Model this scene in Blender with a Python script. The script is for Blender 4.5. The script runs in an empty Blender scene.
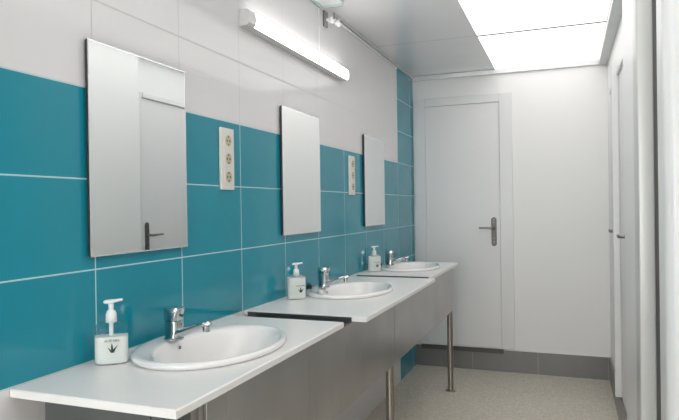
import bpy, bmesh, math
from mathutils import Vector, Matrix
PI = math.pi
SC = bpy.context.scene
COL = SC.collection
YF = 5.064      # far wall
ZC = 2.485      # ceiling
XR = 1.54       # right wall
TW, TH, Y0, ZR = .403, .253, 1.3218, 1.711

# ------------------------------------------------------------------ materials
def mat(name, color, rough=.5, metal=0., **kw):
    m = bpy.data.materials.new(name); m.use_nodes = True
    b = m.node_tree.nodes['Principled BSDF']
    b.inputs['Base Color'].default_value = (*color, 1)
    b.inputs['Roughness'].default_value = rough
    b.inputs['Metallic'].default_value = metal
    for k, v in kw.items():
        b.inputs[k.replace('_', ' ')].default_value = v
    return m

def N(m, t, **kw):
    n = m.node_tree.nodes.new(t)
    for k, v in kw.items(): setattr(n, k, v)
    return n

def bsdf(m): return m.node_tree.nodes['Principled BSDF']

def math_node(m, op, a, b=None, c=None):
    n = N(m, 'ShaderNodeMath', operation=op)
    for i, v in enumerate((a, b, c)):
        if v is None: continue
        if isinstance(v, (int, float)): n.inputs[i].default_value = v
        else: m.node_tree.links.new(v, n.inputs[i])
    return n.outputs[0]

def mix_col(m, fac, a, b):
    n = N(m, 'ShaderNodeMix', data_type='RGBA')
    L = m.node_tree.links
    if isinstance(fac, (int, float)): n.inputs[0].default_value = fac
    else: L.new(fac, n.inputs[0])
    for i, v in ((6, a), (7, b)):
        if isinstance(v, tuple): n.inputs[i].default_value = (*v, 1)
        else: L.new(v, n.inputs[i])
    return n.outputs[2]

def pos(m):
    g = N(m, 'ShaderNodeNewGeometry'); s = N(m, 'ShaderNodeSeparateXYZ')
    m.node_tree.links.new(g.outputs['Position'], s.inputs[0])
    return g.outputs['Position'], s.outputs[0], s.outputs[1], s.outputs[2]

def noise(m, vec, scale, detail=2, rough=.5):
    n = N(m, 'ShaderNodeTexNoise'); n.inputs['Scale'].default_value = scale
    n.inputs['Detail'].default_value = detail; n.inputs['Roughness'].default_value = rough
    m.node_tree.links.new(vec, n.inputs['Vector']); return n.outputs['Fac']

def bump(m, h, strength, dist=.01):
    n = N(m, 'ShaderNodeBump'); n.inputs['Strength'].default_value = strength
    n.inputs['Distance'].default_value = dist
    m.node_tree.links.new(h, n.inputs['Height'])
    m.node_tree.links.new(n.outputs[0], bsdf(m).inputs['Normal'])

def grout_mask(m, a, off, size, w):
    f = math_node(m, 'FRACT', math_node(m, 'DIVIDE', math_node(m, 'SUBTRACT', a, off), size))
    f = math_node(m, 'MINIMUM', f, math_node(m, 'SUBTRACT', 1.0, f))
    return math_node(m, 'LESS_THAN', f, w / 2 / size)

def tiles_left():
    m = mat('glazed_tiles', (1, 1, 1), .09)
    p, x, y, z = pos(m)
    gy = grout_mask(m, y, Y0, TW, .0042); gz = grout_mask(m, z, ZR, TH, .0042)
    g = math_node(m, 'MAXIMUM', gy, gz)
    band = math_node(m, 'MULTIPLY', math_node(m, 'GREATER_THAN', z, ZR - 3*TH), math_node(m, 'LESS_THAN', z, ZR))
    end = math_node(m, 'GREATER_THAN', y, Y0 + 8*TW)
    teal = math_node(m, 'MAXIMUM', band, end)
    # tile-to-tile tone, a slightly different firing for every tile
    ky = math_node(m, 'FLOOR', math_node(m, 'DIVIDE', math_node(m, 'SUBTRACT', y, Y0), TW))
    kz = math_node(m, 'FLOOR', math_node(m, 'DIVIDE', math_node(m, 'SUBTRACT', z, ZR), TH))
    cv = N(m, 'ShaderNodeCombineXYZ'); m.node_tree.links.new(ky, cv.inputs[0]); m.node_tree.links.new(kz, cv.inputs[1])
    wn = N(m, 'ShaderNodeTexWhiteNoise'); m.node_tree.links.new(cv.outputs[0], wn.inputs['Vector'])
    tone = math_node(m, 'MULTIPLY', wn.outputs['Value'], .35)
    tc = mix_col(m, tone, TEAL, TEAL2)
    body = mix_col(m, teal, WHITE_TILE, tc)
    gc = mix_col(m, teal, (.56, .56, .57), (.42, .66, .69))
    c = mix_col(m, g, body, gc)
    m.node_tree.links.new(c, bsdf(m).inputs['Base Color'])
    r = math_node(m, 'ADD', math_node(m, 'MULTIPLY', g, .5), .10)
    m.node_tree.links.new(r, bsdf(m).inputs['Roughness'])
    nf = noise(m, p, 5, 1)
    h = math_node(m, 'SUBTRACT', math_node(m, 'MULTIPLY', nf, .6), math_node(m, 'MULTIPLY', g, .12))
    bump(m, h, .25, .006)
    return m

TEAL = (.010, .255, .345); TEAL2 = (.018, .31, .39)
WHITE_TILE = (.74, .73, .74)
M = {}
M['tiles'] = tiles_left()
m = M['paint'] = mat('white_wall_paint', (.87, .87, .865), .4)
p, *_ = pos(m); bump(m, noise(m, p, 60, 3), .05, .003)
M['door_white'] = mat('white_door_lacquer', (.82, .82, .82), .35)
M['frame_white'] = mat('white_frame_lacquer', (.80, .81, .81), .3)
M['jamb_grey'] = mat('pale_grey_metal_jamb', (.60, .61, .59), .3, .15)
m = M['ceiling'] = mat('glossy_ceiling_panel', (.78, .78, .79), .2, .2)
p, x, y, z = pos(m)
g = grout_mask(m, y, 4.0, 1.0, .006)
c = mix_col(m, g, (.80, .80, .81), (.42, .42, .42))
m.node_tree.links.new(c, bsdf(m).inputs['Base Color'])
bump(m, noise(m, p, 2.2, 1), .18, .03)
M['trim_alu'] = mat('aluminium_trim', (.62, .64, .64), .35, .4)
M['edge_green'] = mat('greenish_panel_edge', (.48, .62, .58), .2, .2)
# terrazzo
m = M['terrazzo'] = mat('terrazzo', (.5, .48, .44), .22)
p, x, y, z = pos(m)
v = N(m, 'ShaderNodeTexVoronoi'); v.inputs['Scale'].default_value = 120; m.node_tree.links.new(p, v.inputs['Vector'])
v2 = N(m, 'ShaderNodeTexVoronoi'); v2.inputs['Scale'].default_value = 60; m.node_tree.links.new(p, v2.inputs['Vector'])
rmp = N(m, 'ShaderNodeValToRGB'); m.node_tree.links.new(v.outputs['Color'], rmp.inputs[0])
e = rmp.color_ramp.elements
e[0].position = .15; e[0].color = (.48, .42, .32, 1); e[1].position = .8; e[1].color = (.80, .75, .65, 1)
q = e.new(.5); q.color = (.60, .55, .465, 1)
rmp2 = N(m, 'ShaderNodeValToRGB'); m.node_tree.links.new(v2.outputs['Color'], rmp2.inputs[0])
e = rmp2.color_ramp.elements
e[0].position = .2; e[0].color = (.62, .56, .46, 1); e[1].position = .7; e[1].color = (.74, .69, .59, 1)
c = mix_col(m, .45, rmp.outputs[0], rmp2.outputs[0])
c = mix_col(m, math_node(m, 'MULTIPLY', noise(m, p, 3, 2), .35), c, (.70, .65, .57))
m.node_tree.links.new(c, bsdf(m).inputs['Base Color'])
# grey skirting tile
m = M['skirting'] = mat('grey_skirting_tile', (.2, .2, .195), .3)
p, x, y, z = pos(m)
g = math_node(m, 'MAXIMUM', grout_mask(m, x, .484, .519, .004), grout_mask(m, y, YF - .35, .519, .004))
c = mix_col(m, noise(m, p, 6, 2), (.185, .185, .18), (.225, .225, .22))
c = mix_col(m, g, c, (.36, .36, .35)); m.node_tree.links.new(c, bsdf(m).inputs['Base Color'])
M['sealant'] = mat('white_sealant_line', (.85, .85, .85), .5)
M['gap_shade'] = mat('grey_gap_shade', (.28, .28, .27), .5)
M['dark_strip'] = mat('dark_threshold_strip', (.09, .088, .08), .4)
M['handle_metal'] = mat('satin_dark_nickel', (.13, .125, .11), .4, .35)
M['lever_metal'] = mat('satin_nickel', (.26, .25, .235), .28, .9)
# brushed steel
m = M['steel'] = mat('brushed_stainless_steel', (.5, .49, .475), .33, .85)
p, x, y, z = pos(m)
mp = N(m, 'ShaderNodeMapping'); mp.inputs['Scale'].default_value = (1, 90, .8)
m.node_tree.links.new(p, mp.inputs[0])
nf = noise(m, mp.outputs[0], 3, 3)
m.node_tree.links.new(math_node(m, 'ADD', math_node(m, 'MULTIPLY', nf, .12), .24), bsdf(m).inputs['Roughness'])
c = mix_col(m, noise(m, p, 3.5, 1), (.38, .37, .355), (.56, .55, .53)); m.node_tree.links.new(c, bsdf(m).inputs['Base Color'])
M['steel_leg'] = mat('satin_steel_tube', (.33, .30, .27), .3, .9)
M['steel_channel'] = mat('dull_steel_channel', (.17, .185, .18), .3, .85)
M['chrome'] = mat('chrome', (.56, .575, .58), .08, 1.)
m = M['counter'] = mat('white_counter_stone', (.74, .73, .725), .3, Specular_IOR_Level=.35)
p, *_ = pos(m); c = mix_col(m, noise(m, p, 40, 3), (.86, .84, .82), (.89, .875, .855)); m.node_tree.links.new(c, bsdf(m).inputs['Base Color'])
M['counter_edge'] = mat('counter_edging', (.52, .51, .49), .35)
M['ceramic'] = mat('white_ceramic', (.88, .87, .86), .07, Coat_Weight=.5)
M['hole'] = mat('dark_hole', (.25, .25, .25), .5)
M['mirror'] = mat('silvered_glass', (.93, .95, .945), .012, 1.)
M['mirror_edge'] = mat('mirror_glass_edge', (.025, .03, .03), .5)
M['mirror_bevel'] = mat('polished_mirror_rim', (.78, .82, .81), .15, .5)
M['plate'] = mat('cream_plastic', (.74, .72, .66), .3)
M['socket_insert'] = mat('beige_socket_well', (.52, .46, .33), .4)
M['socket_dark'] = mat('brown_socket_core', (.12, .085, .045), .5)
M['white_plastic'] = mat('white_plastic', (.84, .86, .85), .25)
M['soap'] = mat('white_soap', (.86, .86, .82), .35, Subsurface_Weight=.15)
M['clear'] = mat('clear_plastic', (.86, .96, .97), .04, Transmission_Weight=1., IOR=1.25, Alpha=.45)
M['ink'] = mat('dark_print', (.03, .04, .04), .5)
M['ink_green'] = mat('dark_green_print', (.02, .055, .05), .5)
M['rubber'] = mat('black_rubber', (.015, .015, .015), .4)
M['lamp_body'] = mat('lamp_aluminium', (.74, .74, .74), .35, .3)
def emit(name, col, s):
    m = mat(name, (.8, .8, .8), .4)
    bsdf(m).inputs['Emission Color'].default_value = (*col, 1)
    bsdf(m).inputs['Emission Strength'].default_value = s
    return m
M['diffuser'] = emit('lit_lamp_diffuser', (1, .97, .95), 6.0)
M['emissive_panel'] = emit('emissive_ceiling_panel', (1, .97, .95), .85)
M['fill_pane'] = emit('fill_light_pane', (1, .97, .95), 4.6)  # glow of the added fill panel behind the viewer

# ------------------------------------------------------------------ mesh helpers
def finish(bm, name, m, parent=None, smooth=False, bevel=0, bseg=2, loc=None):
    bmesh.ops.recalc_face_normals(bm, faces=bm.faces)
    me = bpy.data.meshes.new(name); bm.to_mesh(me); bm.free()
    if isinstance(m, (list, tuple)):
        for k in m: me.materials.append(M[k])
    else: me.materials.append(M[m])
    if smooth:
        for f in me.polygons: f.use_smooth = True
    o = bpy.data.objects.new(name, me); COL.objects.link(o)
    if parent: o.parent = parent
    if loc: o.location = loc
    if bevel:
        b = o.modifiers.new('bevel', 'BEVEL'); b.width = bevel; b.segments = bseg; b.limit_method = 'ANGLE'
        for f in me.polygons: f.use_smooth = True
        w = o.modifiers.new('wn', 'WEIGHTED_NORMAL'); w.keep_sharp = True
    elif smooth:
        try: me.set_sharp_from_angle(angle=math.radians(40))
        except Exception: pass
    return o

def box(bm, x0, x1, y0, y1, z0, z1, mi=0):
    vs = [bm.verts.new((x, y, z)) for z in (z0, z1) for y in (y0, y1) for x in (x0, x1)]
    for q in ((0, 2, 3, 1), (4, 5, 7, 6), (0, 1, 5, 4), (2, 6, 7, 3), (0, 4, 6, 2), (1, 3, 7, 5)):
        f = bm.faces.new([vs[i] for i in q]); f.material_index = mi
    return vs

def rings(bm, rs, cap0=True, cap1=True):
    """rs: list of rings, each a list of points (same count)"""
    V = [[bm.verts.new(p) for p in r] for r in rs]
    n = len(V[0])
    for a, b in zip(V, V[1:]):
        for i in range(n):
            bm.faces.new((a[i], a[(i+1) % n], b[(i+1) % n], b[i]))
    if cap0: bm.faces.new(V[0])
    if cap1: bm.faces.new(list(reversed(V[-1])))

def ell(cx, cy, z, ax, ay, n=64, p=2.0):
    out = []
    for i in range(n):
        a = 2*PI*i/n; c, s = math.cos(a), math.sin(a)
        out.append((cx + ax*math.copysign(abs(c)**(2/p), c), cy + ay*math.copysign(abs(s)**(2/p), s), z))
    return out

def tube(bm, pts, rad, n=16, cap=True):
    """round tube through pts; rad number or list, or (a,b) tuples"""
    pts = [Vector(p) for p in pts]; rs = []
    up = None
    for i, p in enumerate(pts):
        d = (pts[min(i+1, len(pts)-1)] - pts[max(i-1, 0)]).normalized()
        ref = Vector((0, 1, 0)) if abs(d.y) < .9 else Vector((1, 0, 0))
        u = d.cross(ref).normalized(); v = d.cross(u).normalized()
        if up and u.dot(up) < 0: u, v = -u, -v
        up = u
        r = rad[i] if isinstance(rad, list) else rad
        a, b = r if isinstance(r, tuple) else (r, r)
        rs.append([tuple(p + u*a*math.cos(2*PI*k/n) + v*b*math.sin(2*PI*k/n)) for k in range(n)])
    rings(bm, rs, cap, cap)

def cyl(bm, c, r, z0, z1, n=24):
    rings(bm, [ell(c[0], c[1], z0, r, r, n), ell(c[0], c[1], z1, r, r, n)])

def empty(name, loc, rz=0):
    o = bpy.data.objects.new(name, None); COL.objects.link(o); o.location = loc; o.rotation_euler.z = rz
    o.empty_display_size = .05
    return o

def tag(o, label, cat, group=None):
    o['label'] = label; o['category'] = cat
    if group: o['group'] = group
    return o

def copy_tree(o, parent=None):
    c = o.copy(); COL.objects.link(c); c.parent = parent
    for ch in o.children: copy_tree(ch, c)
    return c

def struct(o, label=None):
    o['kind'] = 'structure'
    if label: o['label'] = label
    return o

# ------------------------------------------------------------------ the room
YB = -2.6
bm = bmesh.new(); box(bm, -.12, 0, YB, YF + .12, 0, 2.6); struct(finish(bm, 'wall_left', 'tiles'), 'left wall of white tiles with a teal tiled band')
bm = bmesh.new(); box(bm, 0, 1.8, YF, YF + .12, 0, 2.6); struct(finish(bm, 'wall_far', 'paint'), 'plain white far wall')
bm = bmesh.new(); box(bm, 0, 1.9, YB - .12, YB, 0, 2.6); struct(finish(bm, 'wall_back', 'paint'), 'plain white wall behind the viewer')
fill_ = empty('fill_panel_1', (0, 0, 0)); struct(fill_, 'added glowing fill panel on the wall behind the viewer')  # glowing panel added out of view to brighten the room from behind
bm = bmesh.new(); box(bm, .15, 1.45, YB + .001, YB + .012, .55, 2.25); finish(bm, 'fill_pane', 'fill_pane', fill_)
bm = bmesh.new()
for q in ((.09, .15, .49, 2.31), (1.45, 1.51, .49, 2.31), (.15, 1.45, .49, .55), (.15, 1.45, 2.25, 2.31), (.78, .82, .55, 2.25)): box(bm, q[0], q[1], YB + .0005, YB + .03, q[2], q[3])
finish(bm, 'fill_pane_frame', 'frame_white', fill_)
# right wall: stepped plan, with two door openings in the far section
bm = bmesh.new()
D = [(3.385, 4.0), (4.065, 4.68)]      # clear openings of the two doors
DT = 2.15; DB = .185
plan_far = [(3.32, D[0][0]), (D[0][1], D[1][0]), (D[1][1], YF)]
for a, b in plan_far: box(bm, XR, 1.8, a, b, 0, 2.6)
for a, b in D:
    box(bm, XR, 1.8, a, b, DT, 2.6); box(bm, XR, 1.8, a, b, 0, DB)
box(bm, 1.508, 1.8, 2.421, 3.32, 0, 2.6)
box(bm, 1.601, 1.8, YB, 2.421, 0, 2.6)
struct(finish(bm, 'wall_right', 'paint'), 'white right wall')
bm = bmesh.new(); box(bm, -.12, 1.8, YB - .12, YF + .12, -.1, 0); struct(finish(bm, 'floor', 'terrazzo'), 'speckled beige terrazzo floor')
bm = bmesh.new(); box(bm, 0, 1.8, YB, YF, ZC, ZC + .11); struct(finish(bm, 'ceiling', 'ceiling'), 'glossy pale grey panelled ceiling')

# trims round the ceiling
bm = bmesh.new(); box(bm, 0, XR, YF - .022, YF, ZC - .040, ZC - .001); struct(finish(bm, 'trim_1', 'trim_alu', bevel=.002), 'grey trim along the top of the far wall')
bm = bmesh.new(); box(bm, 1.478, 1.508, 2.42, YF - .022, ZC - .045, ZC - .001); box(bm, 1.508, XR, 3.32, YF - .022, ZC - .045, ZC - .001)
struct(finish(bm, 'trim_2', 'trim_alu'), 'grey trim along the top of the right wall')
bm = bmesh.new(); box(bm, 0, .010, 3.2, YF - .022, ZC - .022, ZC - .001); struct(finish(bm, 'trim_3', 'trim_alu'), 'thin trim where the tiles meet the ceiling')
# skirting
bm = bmesh.new(); box(bm, 0, XR - .012, YF - .010, YF, 0, .176); o = finish(bm, 'baseboard_far', 'skirting'); struct(o, 'grey tile skirting under the far door')
bm = bmesh.new(); box(bm, 0, XR - .012, YF - .0115, YF - .0005, .1765, .182); s = finish(bm, 'sealant_bead', 'sealant', o)
bm = bmesh.new(); box(bm, XR - .012, XR, 3.325, YF, 0, .176); struct(finish(bm, 'baseboard_right', 'skirting'), 'grey tile skirting along the right wall')

# posts on the near right (frame of the nearest doorway)
def rounded_post(x0, x1, y0, y1, r, name, mt, label):
    bm = bmesh.new(); pts = []
    for cx, cy, a0 in ((x0+r, y0+r, PI), (x1-r, y0+r, 1.5*PI), (x1-r, y1-r, 0), (x0+r, y1-r, .5*PI)):
        for k in range(7):
            a = a0 + k*PI/12; pts.append((cx + r*math.cos(a), cy + r*math.sin(a)))
    rings(bm, [[(x, y, 0.) for x, y in pts], [(x, y, ZC - .001) for x, y in pts]])
    struct(finish(bm, name, mt, smooth=True), label)
rounded_post(1.468, 1.520, 2.30, 2.42, .007, 'trim_4', 'jamb_grey', 'pale grey metal door jamb')
rounded_post(1.497, 1.60, 1.90, 2.06, .030, 'trim_5', 'frame_white', 'rounded white jamb nearest the viewer')
bm = bmesh.new(); box(bm, 1.521, 1.60, 2.39, 2.42, 0, ZC - .001); struct(finish(bm, 'trim_6', 'gap_shade'), 'grey strip standing in for the shaded gap between the two jambs')  # solid strip painted grey to give the gap its shade

# ------------------------------------------------------------------ doors
def handle(parent, axis):
    """door handle on plane; local x along the door away from hinge (lever goes +x), y = out of the door, z up. axis=matrix"""
    def put(bm): bmesh.ops.transform(bm, matrix=axis, verts=bm.verts)
    bm = bmesh.new(); n = 12; prof = []
    for k in range(n+1): a = PI*k/n; prof.append((.021*math.cos(a), .098 + .021*math.sin(a)))
    for k in range(n+1): a = PI + PI*k/n; prof.append((.021*math.cos(a), -.098 + .021*math.sin(a)))
    rings(bm, [[(x, 0, z) for x, z in prof], [(x, .005, z) for x, z in prof]]); put(bm)
    h = finish(bm, 'handle_plate', 'handle_metal', parent, bevel=.001)
    bm = bmesh.new(); tube(bm, [(0, .005, .03), (0, .045, .03), (.012, .052, .03), (.06, .053, .032), (.115, .050, .032)], [.009, .009, .009, .0075, .0065]); put(bm)
    finish(bm, 'lever', 'lever_metal', h, smooth=True)
    bm = bmesh.new()
    for zz, rr in ((-.085, .0075), (-.055, .006), (.095, .0045), (.075, .0045)):
        rings(bm, [[(rr*math.cos(a*PI/8), .0045, zz + rr*math.sin(a*PI/8)) for a in range(16)], [(rr*math.cos(a*PI/8), .0065, zz + rr*math.sin(a*PI/8)) for a in range(16)]])
    put(bm); finish(bm, 'screw', 'lever_metal', h)

d = empty('door_1', (0, 0, 0)); struct(d, 'narrow white far door with a dark handle')
bm = bmesh.new()
x0, x1, ix0, ix1, zt, izt = .012, .826, .108, .724, 2.285, 2.216
for a, b, c, e in ((x0, ix0, .186, zt), (ix1, x1, .186, zt), (ix0, ix1, izt, zt)):
    box(bm, a, b, YF - .018, YF - .0005, c, e)
fr = finish(bm, 'door_frame', 'frame_white', d, bevel=.003)
bm = bmesh.new(); box(bm, ix0 + .002, ix1 - .002, YF - .011, YF - .0005, .188, izt - .002); lf = finish(bm, 'door_leaf', 'door_white', d, bevel=.001)
bm = bmesh.new(); box(bm, .052, .738, YF - .02, YF - .0105, .148, .1755); box(bm, .052, .738, YF - .02, YF - .0185, .1755, .186); finish(bm, 'threshold_strip', 'dark_strip', d)
handle(lf, Matrix(((-1, 0, 0, .672), (0, -1, 0, YF - .011), (0, 0, 1, 1.15), (0, 0, 0, 1))))
for i, (a, b) in enumerate(D):
    d = empty('door_%d' % (i + 2), (0, 0, 0)); struct(d, ('near' if i == 0 else 'far') + ' white door of the right wall')
    bm = bmesh.new()
    box(bm, XR - .004, XR - .0005, a - .028, a, .186, DT + .035); box(bm, XR - .004, XR - .0005, b, b + .028, .186, DT + .035)
    box(bm, XR - .014, XR - .0005, a, b, DT, DT + .035)
    if i == 0: box(bm, XR - .040, XR - .0045, b + .003, b + .062, .186, DT + .06)
    finish(bm, 'door_frame', 'frame_white', d, bevel=.002)
    bm = bmesh.new(); box(bm, XR + .001, XR + .04, a + .001, b - .001, DB + .002, DT - .001); lf = finish(bm, 'door_leaf', 'door_white', d)
    handle(lf, Matrix(((0, -1, 0, XR + .001), (1, 0, 0, a + .035), (0, 0, 1, 1.165), (0, 0, 0, 1))))

# ------------------------------------------------------------------ emissive panels over the bright part of the ceiling
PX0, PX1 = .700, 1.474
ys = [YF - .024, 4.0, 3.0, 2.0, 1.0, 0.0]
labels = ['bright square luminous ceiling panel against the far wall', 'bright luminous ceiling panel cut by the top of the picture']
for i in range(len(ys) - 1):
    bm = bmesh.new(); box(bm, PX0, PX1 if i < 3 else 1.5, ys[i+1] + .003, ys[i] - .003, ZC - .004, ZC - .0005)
    o = finish(bm, 'bright_ceiling_panel', 'emissive_panel')
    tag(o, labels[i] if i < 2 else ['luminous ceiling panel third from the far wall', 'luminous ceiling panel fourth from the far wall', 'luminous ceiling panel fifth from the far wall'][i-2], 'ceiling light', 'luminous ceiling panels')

for k, y in enumerate((4.0, 3.0)):
    bm = bmesh.new(); box(bm, PX0, PX1, y - .010, y + .010, ZC - .0065, ZC - .0042); struct(finish(bm, 'trim_%d' % (7 + k), 'dark_strip'), 'thin seam bar between luminous panels')
# wall lamp over the mirrors
lp = empty('wall_lamp', (0, 2.75, 2.15)); tag(lp, 'long lit batten lamp on the white tiles above the mirrors', 'lamp')
L0, L1 = 2.135, 3.315
bm = bmesh.new(); box(bm, .0005, .020, L0 - 2.75, L1 - 2.75, -.036, .033); box(bm, .020, .040, L0 - 2.75, L1 - 2.75, -.036, -.0325); hs = finish(bm, 'housing', 'lamp_body', lp, bevel=.002)
bm = bmesh.new(); pr = [(.0205, -.031), (.036, -.031), (.044, -.024), (.046, -.012), (.046, .012), (.043, .023), (.036, .029), (.0205, .029)]
rings(bm, [[(x, L0 + .060 - 2.75, z) for x, z in pr], [(x, L1 - .004 - 2.75, z) for x, z in pr]]); finish(bm, 'diffuser', 'diffuser', lp, smooth=True)
bm = bmesh.new()
pr2 = [(.0205, -.032), (.037, -.032), (.0455, -.024), (.0475, -.012), (.0475, .012), (.044, .024), (.037, .030), (.0205, .030)]
for q in ((L0 + .001, L0 + .059), (L1 - .0035, L1 - .0005)):
    b2 = bmesh.new(); rings(b2, [[(x, q[0] - 2.75, z) for x, z in pr2], [(x, q[1] - 2.75, z) for x, z in pr2]]); finish(b2, 'end_cap', 'lamp_body', lp)
bm.free()
bm = bmesh.new(); tube(bm, [(.004, 2.97, 2.1865), (.004, 2.97, 2.44)], .0025, 8)
o = finish(bm, 'lamp_cable', 'lamp_body'); tag(o, 'thin cable running up from the batten lamp to the ceiling', 'cable')

# bracket with two round caps at the ceiling edge, pipe
br = empty('twin_cap_bracket', (0, 3.06, 2.40)); tag(br, 'small white fitting with two round heads on the wall under the ceiling edge', 'spotlight')
bm = bmesh.new(); box(bm, .0005, .012, -.025, .025, -.035, .05); finish(bm, 'bracket_plate', 'lever_metal', br, bevel=.002)
for yy, xx, rr in ((0.0, .035, .017), (.075, .045, .021)):
    b2 = bmesh.new(); s0 = Vector((.012, yy*.3, .005)); e0 = Vector((xx, yy, .0))
    tube(b2, [s0, s0.lerp(e0, .5), e0], .008, 12); a = finish(b2, 'arm', 'white_plastic', br, smooth=True)
    b2 = bmesh.new(); bmesh.ops.create_uvsphere(b2, u_segments=20, v_segments=12, radius=rr, matrix=Matrix.Translation((xx + .012, yy - .004, 0)))
    finish(b2, 'round_cap', 'white_plastic', br, smooth=True)
    b2 = bmesh.new(); bmesh.ops.create_uvsphere(b2, u_segments=16, v_segments=8, radius=rr*.5, matrix=Matrix.Translation((xx + .012 + rr*.62, yy - .004 - rr*.35, .003)))
    finish(b2, 'cap_centre', 'lever_metal', br, smooth=True)
bm = bmesh.new(); tube(bm, [(.0065, 3.17, 2.448), (.0065, 4.53, 2.448)], .006, 14); o = finish(bm, 'conduit_pipe', 'white_plastic', smooth=True); tag(o, 'slim white conduit pipe under the ceiling edge above the lamp', 'pipe')
# greenish edge of the lowered ceiling panel
pn = empty('ceiling_hatch', (0, 0, 0)); tag(pn, 'white ceiling hatch with greenish edge beside the left wall', 'hatch')
bm = bmesh.new(); box(bm, .004, .016, 2.2, 3.02, ZC - .035, ZC - .001); box(bm, .016, .13, 3.008, 3.02, ZC - .035, ZC - .001); finish(bm, 'hatch_edge', 'edge_green', pn)
bm = bmesh.new(); box(bm, .016, .13, 2.2, 3.008, ZC - .028, ZC - .001); finish(bm, 'hatch_panel', 'ceiling', pn)

# ------------------------------------------------------------------ mirrors
def mirror():
    r = empty('wall_mirror', (0, 0, 0))
    bm = bmesh.new(); box(bm, .003, .0095, -.2225, .2225, -.299, .299); finish(bm, 'backing', 'mirror_edge', r)
    bm = bmesh.new()
    w, h = .2245, .301; i = .0035
    o_ = [(.0138, -w, -h), (.0138, w, -h), (.0138, w, h), (.0138, -w, h)]
    n_ = [(.0142, -w+i, -h+i), (.0142, w-i, -h+i), (.0142, w-i, h-i), (.0142, -w+i, h-i)]
    b_ = [(.0097, -w, -h), (.0097, w, -h), (.0097, w, h), (.0097, -w, h)]
    V = [[bm.verts.new(p) for p in q] for q in (b_, o_, n_)]
    for j, (a, b) in enumerate(zip(V, V[1:])):
        for k in range(4):
            f = bm.faces.new((a[k], a[(k+1) % 4], b[(k+1) % 4], b[k])); f.material_index = 2 if j == 0 else 1
    f = bm.faces.new(V[2]); f.material_index = 0; f = bm.faces.new(V[0]); f.material_index = 2
    finish(bm, 'glass', ['mirror', 'mirror_bevel', 'mirror_edge'], r)
    for y in (-.15, .15):
        for z in (-.2, .2):
            bm = bmesh.new(); box(bm, -.0016, .0028, y - .02, y + .02, z - .02, z + .02); finish(bm, 'wall_clip', 'mirror_edge', r)
    return r
mr = mirror()
for i, y in enumerate((1.5125, 2.705, 3.90)):
    o = mr if i == 0 else copy_tree(mr); o.location = (.002, y, 1.5425)
    tag(o, ['large frameless mirror above the nearest basin, nearest of the three mirrors', 'frameless mirror between the two socket strips, above the middle basin', 'narrow looking frameless mirror above the farthest basin'][i], 'mirror', 'frameless wall mirrors')

# sockets
def socket():
    r = empty('socket_strip', (0, 0, 0))
    bm = bmesh.new(); box(bm, .0005, .0125, -.047, .047, -.1195, .1195); finish(bm, 'plate', 'plate', r, bevel=.003)
    for z in (.070, 0, -.070):
        b2 = bmesh.new(); n = 28
        def ring(rr, x): return [(x, rr*math.cos(2*PI*k/n), z + rr*math.sin(2*PI*k/n)) for k in range(n)]
        box(b2, .0097, .0150, -.030, .030, z - .030, z + .030)
        sk = finish(b2, 'outlet', 'plate', r, bevel=.0015)
        b2 = bmesh.new(); rings(b2, [ring(.0215, .0148), ring(.0215, .0162), ring(.0185, .0162), ring(.0178, .0153)]); finish(b2, 'well', 'socket_insert', sk)
        b2 = bmesh.new()
        rings(b2, [[(.0150, dy + .0042*math.cos(2*PI*k/10), z + .0042*math.sin(2*PI*k/10)) for k in range(10)] for dy in (-.0095,)] + [[(.0164, -.0095 + .0042*math.cos(2*PI*k/10), z + .0042*math.sin(2*PI*k/10)) for k in range(10)]])
        rings(b2, [[(x, .0095 + .0042*math.cos(2*PI*k/10), z + .0042*math.sin(2*PI*k/10)) for k in range(10)] for x in (.0150, .0164)])
        box(b2, .015, .0164, -.003, .003, z + .012, z + .0185); box(b2, .015, .0164, -.003, .003, z - .0185, z - .012)
        finish(b2, 'pin_holes', 'socket_dark', sk)
    return r
sk = socket()
for i, y in enumerate((2.013, 3.45)):
    o = sk if i == 0 else copy_tree(sk); o.location = (0, y, 1.563)
    tag(o, ['cream strip of three sockets between the nearest and middle mirrors', 'cream strip of three sockets between the middle and farthest mirrors'][i], 'socket', 'vertical socket strips')

# ------------------------------------------------------------------ steel stand
st = empty('vanity_stand', (0, 0, 0)); tag(st, 'long stainless steel stand on round legs carrying the three white counters', 'stand')
FX = .450; FB = .606; FT = .929
LEGY = (1.165, 2.815, 4.41)
for a, b in ((1.185, 2.795), (2.800, 4.385)):
    bm = bmesh.new(); box(bm, FX - .012, FX, a, b, FB, FT)
    finish(bm, 'front_panel', 'steel', st, bevel=.0015)
for y in LEGY:
    bm = bmesh.new(); cyl(bm, (FX - .033, y), .0205, .006, FT, 24); lg = finish(bm, 'leg', 'steel_leg', st, smooth=True)
    bm = bmesh.new(); rings(bm, [ell(FX - .033, y, 0, .036, .036, 24), ell(FX - .033, y, .008, .036, .036, 24), ell(FX - .033, y, .014, .022, .022, 24)]); finish(bm, 'foot_flange', 'steel_leg', lg, smooth=True)
bm = bmesh.new(); box(bm, .086, FX - .062, 1.062, 1.07, FB, FT); finish(bm, 'side_panel', 'steel_channel', st)
bm = bmesh.new(); box(bm, FX - .06, FX - .012, 1.062, 1.14, FB, FT); finish(bm, 'corner_post', 'steel_channel', st, bevel=.002)
bm = bmesh.new(); box(bm, .09, FX - .062, 4.30, 4.31, FB + .1, FT); finish(bm, 'side_panel', 'steel', st)
bm = bmesh.new(); box(bm, .088, .10, 1.12, 4.28, FT - .04, FT); finish(bm, 'rear_rail', 'steel_channel', st)
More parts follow.
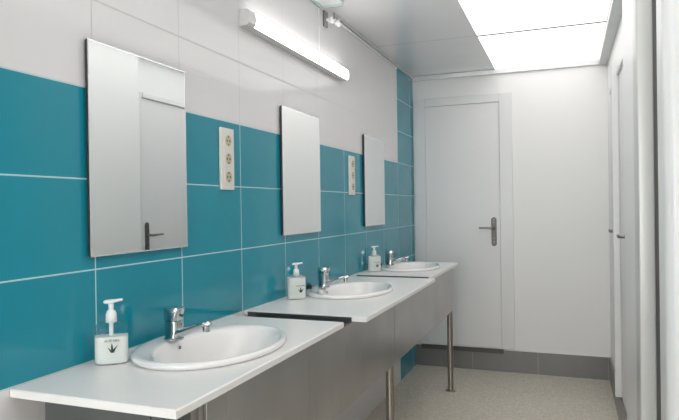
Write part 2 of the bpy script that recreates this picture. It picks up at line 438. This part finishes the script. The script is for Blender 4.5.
for a, b, x1 in ((2.046, 2.136, .468), (3.399, 3.481, .468)):
    bm = bmesh.new()
    box(bm, .02, x1, a, b, .9295, .932); box(bm, .02, x1, a, a + .003, .932, .947); box(bm, .02, x1, b - .003, b, .932, .9505)
    box(bm, .05, x1, b - .024, b - .0205, .932, .938)
    finish(bm, 'gap_channel', 'steel_channel', st)

# ------------------------------------------------------------------ counters with oval cut-outs
BAS = (1.555, 2.772, 3.962)       # basin centres
BX = .232
def counter(y0, y1, x1, zt, th, cy, rot_label):
    bm = bmesh.new()
    x0 = .0015
    ax, ay = .182, .248
    angs = sorted(set([round(2*PI*k/72, 6) for k in range(72)] + [round(math.atan2(Y - cy, X - BX) % (2*PI), 6) for X in (x0, x1) for Y in (y0, y1)]))
    def onrect(a):
        c, s = math.cos(a), math.sin(a); t = 1e9
        if c > 1e-9: t = min(t, (x1 - BX)/c)
        if c < -1e-9: t = min(t, (x0 - BX)/c)
        if s > 1e-9: t = min(t, (y1 - cy)/s)
        if s < -1e-9: t = min(t, (y0 - cy)/s)
        return BX + c*t, cy + s*t
    inn = []; out = []
    for a in angs:
        c, s = math.cos(a), math.sin(a); r = 1/math.sqrt((c/ax)**2 + (s/ay)**2)
        inn.append((BX + r*c, cy + r*s)); out.append(onrect(a))
    b = .003
    V = []
    for pts, z, k in ((inn, zt - th, 0), (out, zt - th, 0), (out, zt - b, 0), (out, zt, 1), (inn, zt, 0)):
        row = []
        for x, y in pts:
            if k: x = min(max(x, x0), x1 - b); y = min(max(y, y0 + b), y1 - b)
            row.append(bm.verts.new((x, y, z)))
        V.append(row)
    V.append(V[0]); n = len(angs)
    for a, c in zip(V, V[1:]):
        for i in range(n):
            f = bm.faces.new((a[i], a[(i+1) % n], c[(i+1) % n], c[i]))
    o = finish(bm, 'countertop', 'counter')
    tag(o, rot_label, 'counter', 'white counters')
    return o
counter(1.040, 2.042, .4715, .950, .019, BAS[0], 'white countertop in the foreground, nearest of the three')
counter(2.140, 3.395, .526, .953, .019, BAS[1], 'white countertop in the middle, jutting out slightly further than its neighbours')
counter(3.485, 4.42, .482, .950, .019, BAS[2], 'white countertop farthest away, nearest the far door')

# ------------------------------------------------------------------ basins
def basin():
    r = empty('washbasin', (0, 0, 0))
    bm = bmesh.new(); R = []
    spec = [(0, .2, .0005, .270), (0, .205, .004, .275), (0, .207, .009, .277), (0, .2055, .014, .2755), (0, .201, .018, .271), (0, .194, .0195, .264), (.004, .186, .0185, .257)]
    for dx, ax, z, ay in spec: R.append(ell(dx, 0, z, ax, ay, 96))
    inner = [(.018, .170, .0165, .249), (.022, .162, .014, .245), (.024, .156, .006, .240), (.025, .148, -.014, .231), (.024, .134, -.040, .212), (.020, .118, -.070, .186), (.014, .094, -.094, .146), (.008, .062, -.108, .094), (.004, .032, -.113, .042), (.003, .022, -.114, .022)]
    for dx, ax, z, ay in inner: R.append(ell(dx, 0, z, ax, ay, 96))
    outer = [(.003, .024, -.122, .024), (.006, .066, -.117, .10), (.012, .100, -.102, .152), (.018, .125, -.077, .193), (.022, .142, -.045, .220), (.024, .154, -.014, .236), (.02, .160, -.0035, .242)]
    for dx, ax, z, ay in outer: R.append(ell(dx, 0, z, ax, ay, 96))
    R.append(R[0]) if False else None
    rings(bm, R, False, False)
    # close outer underside to rim
    finish(bm, 'bowl', 'ceramic', r, smooth=True)
    bm = bmesh.new(); rings(bm, [ell(.003, 0, -.1165, .020, .020, 24), ell(.003, 0, -.1120, .020, .020, 24), ell(.003, 0, -.1120, .010, .010, 24), ell(.003, 0, -.1155, .009, .009, 24)]); finish(bm, 'drain', 'chrome', r, smooth=True)
    bm = bmesh.new()
    c = Vector((-.122, .0, -.009)); 
    bmesh.ops.create_uvsphere(bm, u_segments=16, v_segments=8, radius=.0055, matrix=Matrix.Translation(c) @ Matrix.Diagonal((.5, 1, 1, 1)))
    finish(bm, 'overflow_hole', 'hole', r)
    return r
bs = basin()
for i, y in enumerate(BAS):
    o = bs if i == 0 else copy_tree(bs); o.location = (BX, y, .950 if i != 1 else .953)
    tag(o, ['oval white washbasin in the nearest counter', 'oval white washbasin in the middle counter', 'oval white washbasin in the farthest counter'][i], 'washbasin', 'oval washbasins')

# ------------------------------------------------------------------ faucets
def faucet():
    r = empty('basin_faucet', (0, 0, 0))
    bm = bmesh.new(); rings(bm, [ell(0, 0, 0, .027, .025, 32), ell(0, 0, .004, .027, .025, 32), ell(0, 0, .007, .0235, .022, 32)]); finish(bm, 'base_ring', 'chrome', r, smooth=True)
    bm = bmesh.new(); rings(bm, [ell(0, 0, .007, .0235, .0215, 32, 2.5), ell(.000, 0, .02, .0225, .0205, 32, 2.7), ell(-.001, 0, .045, .022, .020, 32, 3), ell(-.002, 0, .056, .022, .020, 32, 3)])
    finish(bm, 'body', 'chrome', r, smooth=True)
    bm = bmesh.new()
    tube(bm, [(.010, 0, .018), (.035, 0, .026), (.070, 0, .040), (.098, 0, .050), (.112, 0, .053), (.119, 0, .051)], [(.016, .019), (.0135, .0165), (.0105, .0140), (.0092, .0125), (.0092, .012), (.004, .008)], 24)
    sp = finish(bm, 'spout', 'chrome', r, smooth=True)
    bm = bmesh.new(); cyl(bm, (.105, 0), .0100, .030, .046, 24); finish(bm, 'aerator', 'chrome', sp, smooth=True)
    # lever: chunky cap with a rising tongue
    bm = bmesh.new()
    rings(bm, [ell(-.002, 0, .058, .0225, .0205, 32, 3), ell(-.002, 0, .066, .0235, .021, 32, 3.2), ell(.001, 0, .088, .027, .0205, 32, 3.4), ell(.002, 0, .0955, .026, .0195, 32, 3.4), ell(.002, 0, .0975, .022, .016, 32, 3.2)])
    lv = finish(bm, 'lever', 'chrome', r, smooth=True)
    bm = bmesh.new(); tube(bm, [(.0285, 0, .072), (.0262, 0, .0722)], .0045, 16); finish(bm, 'marker', 'ink', lv)
    return r
fc = faucet()
for i, y in enumerate(BAS):
    o = fc if i == 0 else copy_tree(fc); o.location = (.097, y - .012, .9685 if i != 1 else .9715); o.scale = (1.12, 1.12, 1.03)
    tag(o, ['chrome single-lever faucet on the nearest washbasin', 'chrome single-lever faucet on the middle washbasin', 'chrome single-lever faucet on the farthest washbasin'][i], 'faucet', 'chrome basin faucets')

# ------------------------------------------------------------------ soap dispensers
def text_mesh(s, size):
    cu = bpy.data.curves.new('t', 'FONT'); cu.body = s; cu.size = size; cu.align_x = 'CENTER'; cu.extrude = .0001
    o = bpy.data.objects.new('t', cu); COL.objects.link(o)
    dg = bpy.context.evaluated_depsgraph_get(); dg.update()
    me = bpy.data.meshes.new_from_object(o.evaluated_get(dg))
    bpy.data.objects.remove(o); bpy.data.curves.remove(cu)
    return me
def oval(z, a, b, n=40, p=2.7): return ell(0, 0, z, a, b, n, p)
def dispenser(level, face, name='soap_dispenser'):
    """front faces local -y, width along x"""
    r = empty(name, (0, 0, 0)); A, B = .0445, .0265
    bm = bmesh.new()
    top = [(.0, .041, .023), (.003, .0445, .0265), (.088, .0445, .0265), (.098, .0425, .025), (.105, .030, .019), (.108, .016, .0155), (.114, .015, .015)]
    rings(bm, [oval(z, a, b, 40, 3.4 if z < .1 else 2.4) for z, a, b in top]); bt = finish(bm, 'bottle', 'clear', r, smooth=True)
    bm = bmesh.new(); lv = [(.0015, .038, .0205), (.004, .0430, .0250), (level, .0430, .0250)]
    rings(bm, [oval(z, a, b, 40, 3.4) for z, a, b in lv]); finish(bm, 'liquid_soap', 'soap', bt, smooth=True)
    bm = bmesh.new(); rings(bm, [oval(.104, .0150, .0150, 28, 2), oval(.106, .0155, .0155, 28, 2), oval(.108, .0135, .0135, 28, 2), oval(.110, .0150, .0150, 28, 2), oval(.126, .0143, .0143, 28, 2), oval(.133, .011, .011, 28, 2), oval(.136, .0065, .0065, 28, 2), oval(.152, .0075, .0075, 28, 2)])
    pm = finish(bm, 'pump_collar', 'white_plastic', r, smooth=True)
    bm = bmesh.new(); tube(bm, [(-.019, 0, .1555), (-.014, 0, .156), (.0, 0, .1565), (.014, 0, .158), (.026, 0, .160), (.031, 0, .1595)], [(.003, .007), (.0052, .0095), (.0055, .010), (.004, .007), (.0032, .0048), (.0028, .004)], 16)
    finish(bm, 'pump_nozzle', 'white_plastic', pm, smooth=True)
    bm = bmesh.new(); tube(bm, [(0, 0, level + .001), (0, 0, .108)], .006, 12); finish(bm, 'dip_tube', 'white_plastic', bt, smooth=True)
    # print on the front: words over an aloe leaf sketch
    me = text_mesh('ALOE VERA', .0085); bm = bmesh.new(); bm.from_mesh(me)
    bmesh.ops.transform(bm, matrix=Matrix(((.92, 0, 0, face), (0, 0, -1, -.0268), (0, 1, 0, .058), (0, 0, 0, 1))), verts=bm.verts)
    finish(bm, 'printed_words', 'ink', bt)
    bm = bmesh.new()
    for x0, dx, h, w in ((0, -.001, .024, .0030), (.004, .012, .019, .0024), (-.003, -.010, .014, .0022), (.002, .006, .013, .0020)):
        pts = []
        for k in range(9):
            t = k/8; c = x0 + dx*t*t; z = .031 + h*t; ww = w*math.sin(PI*min(1, t*.85 + .15)); pts.append((c - ww, c + ww, z))
        poly = [(a, z) for a, b, z in pts] + [(b, z) for a, b, z in reversed(pts)]
        V = [[bm.verts.new((face + x, y, z)) for x, z in poly] for y in (-.0267, -.0270)]
        for k in range(len(poly)): bm.faces.new((V[0][k], V[0][(k+1) % len(poly)], V[1][(k+1) % len(poly)], V[1][k]))
        bm.faces.new(V[1])
    finish(bm, 'printed_leaf', 'ink_green', bt)
    return r
sp_pos = SOAP = [(.064, 1.309, .950, 36), (.076, 2.483, .953, 30), (.066, 3.695, .950, 24)]
for i, (x, y, z, a) in enumerate(sp_pos):
    o = dispenser(.070 if i == 0 else .096, (.004, .018, .016)[i])
    o.location = (x, y, z + .0006); o.rotation_euler.z = math.radians(a); o.scale = (.98, 1, 1.08) if i == 0 else (.95, 1, 1.02)
    tag(o, ['half full clear soap dispenser with a leaf print beside the nearest faucet', 'full white soap dispenser beside the middle washbasin', 'full white soap dispenser beside the farthest washbasin'][i], 'soap dispenser', 'pump soap dispensers')

# black plugs
def plug():
    r = empty('basin_plug', (0, 0, 0))
    bm = bmesh.new(); rings(bm, [ell(0, 0, 0, .013, .013, 24), ell(0, 0, .010, .0145, .0145, 24), ell(0, 0, .014, .0155, .0155, 24), ell(0, 0, .018, .0145, .0145, 24)]); finish(bm, 'stopper', 'rubber', r, smooth=True)
    bm = bmesh.new(); pts = [(.008*math.cos(a*PI/8), 0, .017 + .008*math.sin(a*PI/8)) for a in range(0, 9)]; tube(bm, pts, .0018, 8); finish(bm, 'ring', 'rubber', r, smooth=True)
    return r
pg = plug()
for i, (x, y, z) in enumerate(((.052, 2.683, .9722), (.052, 3.873, .9692))):
    o = pg if i == 0 else copy_tree(pg); o.location = (x, y, z + .0004)
    tag(o, ['small black rubber plug on the rim of the middle washbasin beside the soap dispenser', 'small black rubber plug on the rim of the farthest washbasin beside the soap dispenser'][i], 'plug', 'black basin plugs')

# ------------------------------------------------------------------ camera
f_, yaw, pitch, roll, cx, cz = 597.6, .3646, -.0045, -.0146, 1.2403, 1.3692
F = Vector((-math.sin(yaw)*math.cos(pitch), math.cos(yaw)*math.cos(pitch), math.sin(pitch)))
r0 = Vector((math.cos(yaw), math.sin(yaw), 0)); u0 = r0.cross(F)
Rv = math.cos(roll)*r0 + math.sin(roll)*u0; Uv = -math.sin(roll)*r0 + math.cos(roll)*u0
cam = bpy.data.cameras.new('camera'); co = bpy.data.objects.new('camera', cam); COL.objects.link(co)
mw = Matrix((Rv, Uv, -F)).transposed().to_4x4(); mw.translation = (cx, 0, cz); co.matrix_world = mw
cam.sensor_width = 36; cam.lens = 36*f_/679; cam.clip_start = .02
SC.camera = co

# ------------------------------------------------------------------ world and view
w = bpy.data.worlds.new('world'); SC.world = w; w.use_nodes = True
w.node_tree.nodes['Background'].inputs[0].default_value = (1, 1, 1, 1); w.node_tree.nodes['Background'].inputs[1].default_value = .3
vs = SC.view_settings; vs.view_transform = 'Standard'; vs.look = 'None'; vs.gamma = 1; vs.use_curve_mapping = False
vs.exposure = 0.86
